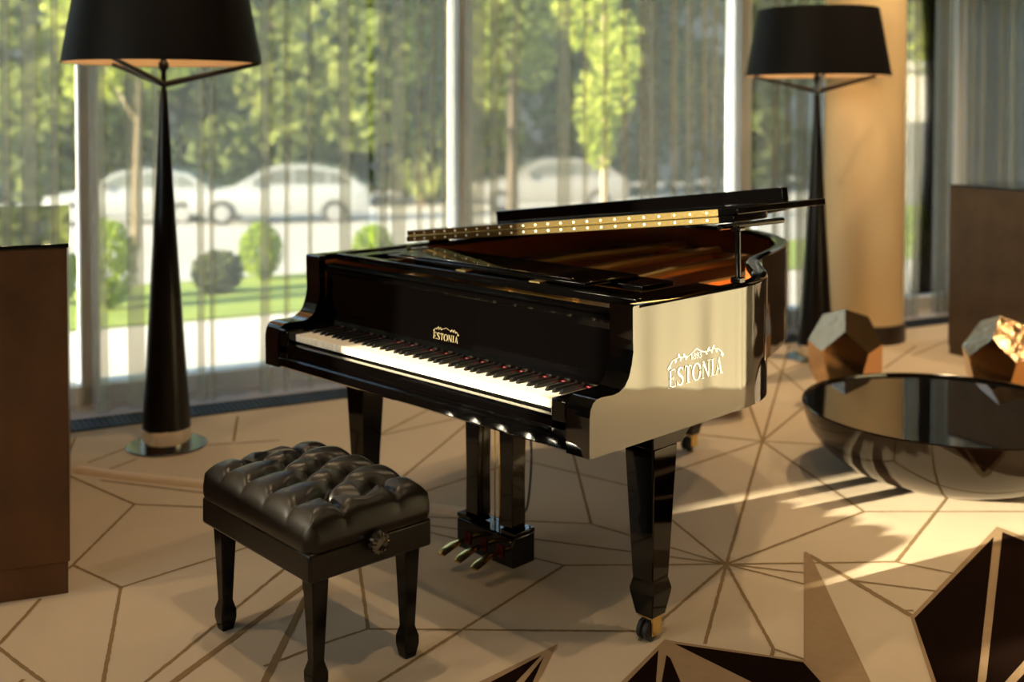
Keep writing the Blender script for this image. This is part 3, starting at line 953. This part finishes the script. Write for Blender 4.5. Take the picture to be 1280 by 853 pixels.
# ---- floor lamps
def floor_lamp(loc, label, rz):
    t = thing('floor_lamp', label, 'floor lamp', loc, rz)
    MB().lathe([(0.0001, 0.0), (0.175, 0.0), (0.175, 0.006), (0.170, 0.009), (0.0001, 0.009)], 48).build('base_disc', 'steel_disc', t, smooth=30)
    MB().lathe([(0.108, 0.009), (0.106, 0.085), (0.099, 0.090)], 40).build('chrome_collar', 'chrome', t, smooth=30)
    MB().lathe([(0.1055, 0.085), (0.085, 0.40), (0.060, 0.80), (0.036, 1.20), (0.015, 1.585), (0.011, 1.60)], 40).build('cone_stem', 'lampblack', t, smooth=50)
    MB().lathe([(0.011, 1.60), (0.012, 1.67), (0.022, 1.69), (0.022, 1.71), (0.014, 1.72)], 20).build('stem_socket', 'lampblack', t, smooth=50)
    zb, zt, rb, rt = 1.708, 2.108, 0.428, 0.355
    sh = MB().rings([[(r * cos(2 * pi * i / 72), r * sin(2 * pi * i / 72), z) for i in range(72)] for r, z in ((rb, zb), (rt, zt), (rt - 0.003, zt), (rb - 0.003, zb), (rb, zb))], cap=False)
    shade = sh.build('lamp_shade', 'shade_out', t, smooth=40)
    MB().rings([[(r * cos(2 * pi * i / 72), r * sin(2 * pi * i / 72), z) for i in range(72)] for r, z in ((rb - 0.0045, zb + 0.002), (rt - 0.0045, zt - 0.002))], cap=False).build('shade_lining', 'shade_in', shade, smooth=40)
    for k in range(3):
        a = 2 * pi * k / 3
        MB().tube([(0.008 * cos(a), 0.008 * sin(a), 1.617), ((rb - 0.010) * cos(a), (rb - 0.010) * sin(a), zb + 0.006)], [0.015, 0.010], 8).build('support_arm', 'lampblack', t, smooth=40)
    MB().lathe([(0.001, 1.80), (0.028, 1.815), (0.036, 1.85), (0.028, 1.885), (0.013, 1.91), (0.001, 1.915)], 16).build('light_bulb', 'bulb', t, smooth=60)
    MB().lathe([(0.014, 1.72), (0.014, 1.80)], 12).build('bulb_holder', 'lampblack', t, smooth=40)
    li = bpy.data.lights.new('lamp_glow', 'POINT')
    li.energy, li.color, li.shadow_soft_size = 9.0, (1.0, 0.62, 0.30), 0.045
    lo = bpy.data.objects.new('lamp_glow', li)
    COL.objects.link(lo)
    lo.parent = t
    lo.location = (0, 0, 1.86)


gl = ground(208.5, 557)
floor_lamp((gl.x, gl.y, 0), 'black cone floor lamp standing beside the bronze counter', radians(45 + 20))
gl = ground(1019, 447)
floor_lamp((gl.x, gl.y, 0), 'black cone floor lamp standing in front of the cream column', radians(45 + 20))

# ---- counters
CA = radians(67)          # run of the counters' long side


c0 = ground(88, 742)
# local x runs away from its visible corner, local y into the depth
t = thing('reception_counter', 'tall dark bronze counter with black glass top beside the floor lamp', 'counter', c0, CA + pi)
MB().b2((0.0, -1.50, 0.10), (2.4, 0.0, 1.076)).build('body', 'bronze', t, bevel=0.003)
MB().b2((0.006, -1.49, 0.0), (2.4, -0.006, 0.10)).build('plinth', 'bronze', t)
MB().b2((-0.006, -1.51, 1.077), (2.4, 0.004, 1.09)).build('glass_top', 'blackglass', t, bevel=0.002)
pc = at_depth(1187, 230, 6.83)
t = thing('side_counter', 'tall taupe metal counter with thin black top behind the copper stool', 'counter', (pc.x, pc.y, 0), radians(-14))
MB().b2((0.0, 0.0, 0.05), (2.2, 0.60, 1.036)).build('body', 'bronze_grey', t, bevel=0.003)
MB().b2((0.006, 0.006, 0.0), (2.19, 0.59, 0.05)).build('plinth', 'bronze_grey', t)
MB().b2((-0.004, -0.004, 1.037), (2.204, 0.604, 1.05)).build('glass_top', 'blackglass', t, bevel=0.002)

# ---- low bowl table
k = (1.4955 - 0.28) / (1.4955 - 0.35)
bc = CAM + (Vector((0.7316, 2.1288, 0.35)) - CAM) * k
RT = 0.5536 * k
t = thing('bowl_table', 'low round dark bowl-shaped table with mirror-black top', 'table', (bc.x, bc.y, 0))
MB().lathe([(0.0001, 0.0), (0.27, 0.0), (0.36, 0.018), (0.44, 0.055), (0.51, 0.11), (0.56, 0.18), (RT - 0.004, 0.255), (RT, 0.278), (RT - 0.004, 0.283), (RT - 0.010, 0.280), (RT - 0.012, 0.268)], 96, cap=False).build('bowl', 'bowl', t, smooth=40)
MB().lathe([(0.0001, 0.262), (RT - 0.012, 0.262), (RT - 0.012, 0.270), (0.0001, 0.270)], 96, cap=False).build('table_top', 'tableglass', t, smooth=40)


# ---- faceted copper stools: dodecahedra cut flat
DODV = 0.0
_g = (1 + sqrt(5)) / 2
_q = Vector((0, 1, _g)).normalized().rotation_difference(Vector((0, 0, 1)))
_v = _q @ Vector((0, 1 / _g, _g))          # one corner of the top face
DODV = math.atan2(_v.y, _v.x)


def dodeca(loc, label, size, rz, mats):
    g = (1 + sqrt(5)) / 2
    V = [Vector((x, y, z)) for x in (-1, 1) for y in (-1, 1) for z in (-1, 1)]
    for a in (-1, 1):
        for b in (-1, 1):
            V += [Vector((0, a / g, b * g)), Vector((a / g, b * g, 0)), Vector((a * g, 0, b / g))]
    # face up: rotate so that a face normal points to +z
    q = Vector((0, 1, g)).normalized().rotation_difference(Vector((0, 0, 1)))
    V = [q @ v for v in V]
    bm = bmesh.new()
    for v in V:
        bm.verts.new(v)
    bmesh.ops.convex_hull(bm, input=bm.verts)
    bmesh.ops.dissolve_limit(bm, angle_limit=radians(2), verts=bm.verts, edges=bm.edges)
    h = max(v.z for v in V)
    k = size / (2 * h)
    for v in bm.verts:
        v.co = Vector((v.co.x * k * 0.78, v.co.y * k * 0.78, (v.co.z + h) * k))
    t = thing('faceted_stool', label, 'stool', loc, rz, 'faceted copper stools')
    for i, f in enumerate(bm.faces):
        c = f.calc_center_median()
        pts = [v.co.copy() for v in f.verts]
        nrm = f.normal.normalized()
        n = len(pts)
        inner = [c + (p - c) * 0.985 + nrm * 0.0 for p in pts]
        back = [p - nrm * 0.006 for p in pts]
        mb = MB().add(inner + pts + back, [tuple(range(n))] + [(i2, n + i2, n + (i2 + 1) % n, (i2 + 1) % n) for i2 in range(n)] + [(n + i2, 2 * n + i2, 2 * n + (i2 + 1) % n, n + (i2 + 1) % n) for i2 in range(n)] + [tuple(range(3 * n - 1, 2 * n - 1, -1))])
        mb.build('facet_panel', mats[0] if (i % 3) else mats[1], t)
    bm.free()
    return t


for (px, z, da, lab) in ((1056, 5.7, 0, 'faceted copper stool standing by the foot of the cream column'), (1252, 5.5, -16, 'faceted copper stool standing against the taupe counter'),
                         (902, 5.55, 30, 'faceted copper stool half hidden behind the piano tail')):
    p = at_depth(px, 480, z)
    to = math.atan2(CAM.y - p.y, CAM.x - p.x)
    dodeca((p.x, p.y, 0), lab, 0.49, to - DODV + radians(da), ('copper', 'copper_grey'))

# ---- cloth-draped buffet table out of the picture, mirrored in the piano's side
bt = thing('buffet_table', 'long buffet table draped to the floor with cream cloth', 'table', (2.75, 3.05, 0), radians(-45))
MB().b2((-1.1, -0.34, 0.93), (1.1, 0.34, 0.96)).build('table_board', 'bark', bt)
for sx in (-1, 1):
    for sy in (-1, 1):
        MB().b2((sx * 1.0 - .025, sy * .28 - .025, 0), (sx * 1.0 + .025, sy * .28 + .025, 0.93)).build('leg', 'bark', bt)
per = []
for (ax, ay, bx_, by_) in ((-1.12, -.36, 1.12, -.36), (1.12, -.36, 1.12, .36), (1.12, .36, -1.12, .36), (-1.12, .36, -1.12, -.36)):
    n = 70 if abs(bx_ - ax) > 1 else 24
    nx, ny = (by_ - ay), -(bx_ - ax)
    l = math.hypot(nx, ny)
    for i in range(n):
        a = i / n
        per.append((ax + (bx_ - ax) * a, ay + (by_ - ay) * a, nx / l, ny / l, sin(pi * a)))
rows = []
for z in (0.966, 0.955, 0.85, 0.6, 0.3, 0.006):
    f = (0.962 - z) / 0.95
    rows.append([(x + nx * (0.012 + e * f * (0.03 + 0.022 * sin(13 * (x + y) + 2 * sin(5 * x)) + 0.012 * sin(41 * (x - y) + 1))), y + ny * (0.012 + e * f * (0.03 + 0.022 * sin(13 * (x + y) + 2 * sin(5 * x)) + 0.012 * sin(41 * (x - y) + 1))), z if z < .96 else 0.966) for x, y, nx, ny, e in per])
MB().rings([[(p[0] * .985, p[1] * .97, 0.967) for p in rows[0]]] + rows, cap=False).add([(-1.1, -.345, .967), (1.1, -.345, .967), (1.1, .345, .967), (-1.1, .345, .967)], [(0, 1, 2, 3)]).build('table_cloth', 'cloth', bt, smooth=60)

# ---- cable cover on the floor and the cable down from the piano
pts = [ground(*p) for p in ((97, 588.4), (155, 596.5), (245, 606), (420, 625), (540, 637), (580, 642), (625, 646), (651, 648))]
L, rows = [], []
for i, p in enumerate(pts):
    d = (pts[min(i + 1, len(pts) - 1)] - pts[max(i - 1, 0)]).normalized()
    n = Vector((-d.y, d.x, 0))
    rows.append([p + n * x + Vector((0, 0, z)) for x, z in ((-0.036, 0.0), (-0.026, 0.011), (-0.012, 0.018), (0.012, 0.018), (0.026, 0.011), (0.036, 0.0))])
tag(MB().rings(rows).build('cable_cover', 'cover', smooth=50), 'flat beige cable cover strip running along the carpet', 'cable cover')
e = pts[-1]
cpts = [(-0.265, 0.81, 0.62), (-0.262, 0.81, 0.45), (-0.245, 0.81, 0.25), (-0.255, 0.81, 0.10), (e.x + 0.012, e.y + 0.01, 0.025), (e.x - 0.02, e.y - 0.02, 0.012)]
tag(MB().tube(spline(cpts, 6), 0.0045, 8).build('power_cable', 'cable', smooth=60), 'thin black cable hanging from the piano to the cable cover', 'cable')

# ================================================================== OUTSIDE
def gh(t):
    return -0.12 - 0.0545 * max(0, t - 0.7)


def strip(name, t0, t1, mat, dz=0.0, s0=-60, s1=75):
    mb = MB()
    P = [fp(s0, t0, gh(t0) + dz), fp(s1, t0, gh(t0) + dz), fp(s1, t1, gh(t1) + dz), fp(s0, t1, gh(t1) + dz)]
    D = [p - Vector((0, 0, 0.2)) for p in P]
    mb.add(P + D, [(0, 1, 2, 3), (7, 6, 5, 4), (0, 4, 5, 1), (1, 5, 6, 2), (2, 6, 7, 3), (3, 7, 4, 0)])
    return mb.build(name, mat, kind='structure')


strip('pavement', 0.72, 4.2, 'paving')
strip('lawn', 4.2, 7.6, 'grass', 0.02)
strip('kerb_strip', 7.6, 7.85, 'kerb', 0.03)
strip('road', 7.85, 70, 'asphalt')


def outpos(px, z):
    """ground point outdoors on the pixel column px at depth z"""
    p = at_depth(px, 300, z)
    return Vector((p.x, p.y, gh(tdist(p))))


def leaves(mb, c, rad, n, size, rnd):
    for _ in range(n):
        while True:
            q = Vector((rnd.uniform(-1, 1), rnd.uniform(-1, 1), rnd.uniform(-1, 1)))
            if q.length <= 1:
                break
        q = q * (q.length ** -0.35 if q.length > .05 else 1)
        p = Vector(c) + Vector((q.x * rad[0], q.y * rad[1], q.z * rad[2]))
        a = Vector((rnd.gauss(0, 1), rnd.gauss(0, 1), rnd.gauss(0, .6))).normalized()
        b = a.cross(Vector((rnd.gauss(0, 1), rnd.gauss(0, 1), rnd.gauss(0, 1)))).normalized()
        s = size * rnd.uniform(.6, 1.3)
        mb.add([p - a * s, p - b * s * .55, p + a * s, p + b * s * .55], [(0, 1, 2, 3)])


def tree(px, z, h, cr, label, leafmat, bark, nl, size, clear, seed, tr=0.12, group='trees across the street'):
    rnd = random.Random(seed)
    p = outpos(px, z)
    t = thing('street_tree', label, 'tree', p, group=group)
    pts = [(0, 0, -0.1), (rnd.uniform(-.1, .1), rnd.uniform(-.1, .1), h * .35), (rnd.uniform(-.2, .2), rnd.uniform(-.2, .2), h * .85)]
    MB().tube(spline(pts, 4), [tr * (1 - .75 * i / 8) for i in range(9)], 8).build('trunk', bark, t, smooth=60)
    mb = MB()
    nb = 14
    for k in range(nb):
        a = rnd.uniform(0, 2 * pi)
        f = (k + .5) / nb
        zc = h * (clear + (1 - clear) * f)
        rr = cr * (sin(pi * min(1, .12 + .88 * f)) ** .6)
        d = rnd.uniform(.1, .75) * rr
        bp = (d * cos(a), d * sin(a), zc)
        leaves(mb, bp, (rr * .48, rr * .48, h * (1 - clear) * .13), nl // nb, size, rnd)
    mb.build('crown', leafmat, t, fix=False)
    mb = MB()
    for k in range(5):
        a = rnd.uniform(0, 2 * pi)
        z0 = h * (clear * .8 + .12 * k)
        mb.tube([(0, 0, z0), (cr * .5 * cos(a), cr * .5 * sin(a), z0 + h * .14)], [tr * .35, tr * .12], 6)
    mb.build('branches', bark, t)
    return t


# young bright tree and light trees behind the lamp
tree(757, 17.0, 6.2, 0.95, 'slender young tree with bright yellow-green leaves beyond the wide curtain', 'leaf_young', 'bark', 2600, 0.085, 0.26, 3, 0.07)
tree(170, 19.0, 6.6, 1.6, 'light green young tree behind the lamp stem by the bronze counter', 'leaf_young', 'bark', 2600, 0.10, 0.42, 5, 0.08)
tree(640, 26.0, 9.0, 2.1, 'mid green leafy tree beyond the parked grey car', 'leaf_mid', 'bark_dark', 3600, 0.14, 0.34, 11, 0.14)
tree(1215, 22.0, 6.5, 1.3, 'green leafy tree seen past the taupe counter', 'leaf_young', 'bark', 2200, 0.10, 0.36, 12, 0.08)
big = [(-60, 40, 15, 4.6, 'leaf_dark'), (95, 36, 13, 4.0, 'leaf_mid'), (230, 44, 17, 5.0, 'leaf_dark'), (345, 37, 13, 4.2, 'leaf_mid'), (455, 43, 16, 5.0, 'leaf_dark'), (530, 37, 13, 4.0, 'leaf_mid'),
       (690, 42, 16, 4.0, 'leaf_dark'), (815, 51, 18, 4.6, 'leaf_dark'), (940, 42, 16, 4.0, 'leaf_dark'), (1085, 51, 18, 4.6, 'leaf_dark'), (1270, 43, 16, 4.4, 'leaf_dark')]
LAB = {'leaf_dark': 'tall dense dark green tree in the row across the street', 'leaf_mid': 'tall mid green sunlit tree in the row across the street'}
for i, (px, z, h, cr, m) in enumerate(big):
    tree(px, z, h, cr, LAB[m], m, 'bark_dark', 5200, 0.27, 0.10, 40 + i, 0.25, 'row of tall trees across the street')
# hedge behind the cars
rnd = random.Random(5)
mb = MB()
for i in range(90):
    s = -42 + i * 1.25
    c = fp(s, 31 + rnd.uniform(-.5, .5), gh(31) + 1.2)
    leaves(mb, c, (1.2, 1.2, 1.7), 130, 0.26, rnd)
o = mb.build('clipped_hedge', 'leaf_dark', fix=False)
tag(o, 'long dark hedge running behind the parked cars', 'hedge')
# far block behind the trees
blk = thing('apartment_block', 'plain grey apartment block almost hidden behind the trees', 'building', fp(10, 62, gh(62)), FANG)
MB().b2((-60, 0, 0), (60, -9, 17)).build('wall', 'facade_far', blk)

# pale kiosk past the column
p = outpos(1150, 27)
kio = thing('street_kiosk', 'pale rendered kiosk standing beyond the cream column', 'kiosk', p, radians(50))
MB().b2((-1.6, -1.2, 0), (1.0, 1.2, 3.3)).build('wall', 'pale_render', kio)
MB().b2((-1.8, -1.4, 3.3), (1.2, 1.4, 3.5)).build('roof', 'kerb', kio)
MB().b2((-0.9, -1.24, 0.0), (0.0, -1.2, 2.1)).build('door', 'facade_far', kio)

# shrubs on the lawn strip
for (px, z, r, h, m, lab) in ((135, 10.4, 0.26, 0.86, 'leaf_bush', 'tall yellow-green shrub on the lawn behind the lamp stem'),
                              (272, 11.6, 0.27, 0.46, 'leaf_dark', 'small dark round shrub on the lawn'),
                              (326, 12.9, 0.25, 0.68, 'leaf_bush', 'bright green round shrub beside the small dark one'),
                              (466, 13.0, 0.25, 0.62, 'leaf_bush', 'bright shrub on the lawn beside the white hatchback'),
                              (604, 13.2, 0.25, 0.50, 'leaf_bush', 'bright shrub on the lawn before the grey car'),
                              (60, 10.9, 0.30, 0.62, 'leaf_bush', 'broad shrub on the lawn beyond the bronze counter'),
                              (1150, 15.0, 0.32, 0.6, 'leaf_bush', 'low shrub on the lawn beyond the cream column')):
    rnd = random.Random(int(px))
    p = outpos(px, z)
    t = thing('lawn_shrub', lab, 'shrub', p, group='shrubs on the lawn')
    mb = MB()
    leaves(mb, (0, 0, h * .52), (r, r, h * .5), 1500, 0.035, rnd)
    mb.build('foliage', m, t, fix=False)
    mb = MB()
    for k in range(5):
        a = rnd.uniform(0, 6.28)
        mb.tube([(0, 0, -0.05), (r * .5 * cos(a), r * .5 * sin(a), h * .6)], [.014, .006], 5)
    mb.build('stems', 'bark_dark', t)


# parked cars (nose towards local -x)
def car(px, z, label, paint, scale=1.0, rz=None):
    p = outpos(px, z)
    t = thing('parked_car', label, 'car', p, radians(50) if rz is None else rz, 'cars parked along the street')
    L2, Wd = 2.15 * scale, 0.86
    body = [(-2.15, .32), (-2.17, .55), (-2.05, .74), (-1.55, .86), (-1.02, .96), (1.75, 1.0), (2.08, .96), (2.15, .62), (2.12, .34), (1.72, .26), (-1.75, .26)]
    mb = MB()
    rg = []
    for y, k in ((-Wd, .93), (-Wd * .97, 1.0), (0, 1.012), (Wd * .97, 1.0), (Wd, .93)):
        rg.append([(x * k, y, .62 + (zz - .62) * k) for x, zz in body])
    mb.rings(rg)
    mb.build('body', paint, t, smooth=40)
    cab = [(-1.10, .94), (-0.35, 1.38), (0.05, 1.47), (0.75, 1.47), (1.45, 1.36), (1.98, .98)]
    gl_ = [(-0.98, .97), (-0.32, 1.33), (0.05, 1.41), (0.75, 1.41), (1.38, 1.31), (1.80, 1.0)]
    mb = MB()
    rg = []
    for y, k in ((-.80, 0), (-.62, 1), (.62, 1), (.80, 0)):
        rg.append([(x, y * (1 if zz < 1.1 else .96), .94 + (zz - .94) * (.94 if k == 0 else 1)) for x, zz in cab])
    mb.rings(rg)
    mb.build('cabin', paint, t, smooth=30)
    for sy in (-1, 1):
        for (xa, xb) in ((-0.85, 0.28), (0.34, 1.12), (1.18, 1.66)):
            pts = []

            def topz(x):
                for (a, b) in zip(gl_[:-1], gl_[1:]):
                    if a[0] <= x <= b[0]:
                        return a[1] + (b[1] - a[1]) * (x - a[0]) / (b[0] - a[0])
                return 1.0
            n = 6
            pts = [(xa, 1.0), (xb, 1.0)] + [(xb + (xa - xb) * i / n, max(1.01, topz(xb + (xa - xb) * i / n) - .04)) for i in range(n + 1)]
            MB().slab(pts, lambda x, zz: (x, sy * (.803 - (zz - 1.0) * .07), zz), lambda x, zz: (x, sy * (.790 - (zz - 1.0) * .07), zz)).build('side_window', 'carglass', t)
    MB().add([(-1.02, -.66, .99), (-1.02, .66, .99), (-.40, .60, 1.365), (-.40, -.60, 1.365), (-1.04, -.66, 1.0), (-1.04, .66, 1.0), (-.42, .60, 1.385), (-.42, -.60, 1.385)],
             [(0, 1, 2, 3), (7, 6, 5, 4), (0, 4, 5, 1), (1, 5, 6, 2), (2, 6, 7, 3), (3, 7, 4, 0)]).build('windscreen', 'carglass', t)
    for x in (-1.36, 1.32):
        for sy in (-1, 1):
            rg = [[(x + r * cos(2 * pi * i / 24), sy * y, .31 + r * sin(2 * pi * i / 24)) for i in range(24)] for r, y in ((.19, .70), (.31, .70), (.315, .88), (.20, .885))]
            w = MB().rings(rg).build('wheel', 'tyre', t, smooth=40)
            MB().rings([[(x + r * cos(2 * pi * i / 16), sy * y, .31 + r * sin(2 * pi * i / 16)) for i in range(16)] for r, y in ((.19, .884), (.19, .892), (.05, .896))]).build('hubcap', 'hub', w, smooth=40)
    for sy in (-1, 1):
        MB().box((-2.02, sy * .62, .70), (.16, .30, .12)).build('headlamp', 'headlamp', t, bevel=0.03)
        MB().box((2.08, sy * .66, .84), (.10, .24, .16)).build('tail_lamp', 'felt', t, bevel=0.02)
        MB().box((-.62, sy * .93, 1.02), (.10, .14, .12)).build('wing_mirror', paint, t, bevel=0.03)
    return t


car(355, 27.6, 'white hatchback car parked along the street, nose to the lawn corner', 'carwhite')
car(172, 29.0, 'white hatchback car parked ahead of the other white one', 'carwhite')
car(684, 31.0, 'grey car parked beyond the slender young tree', 'cargrey')
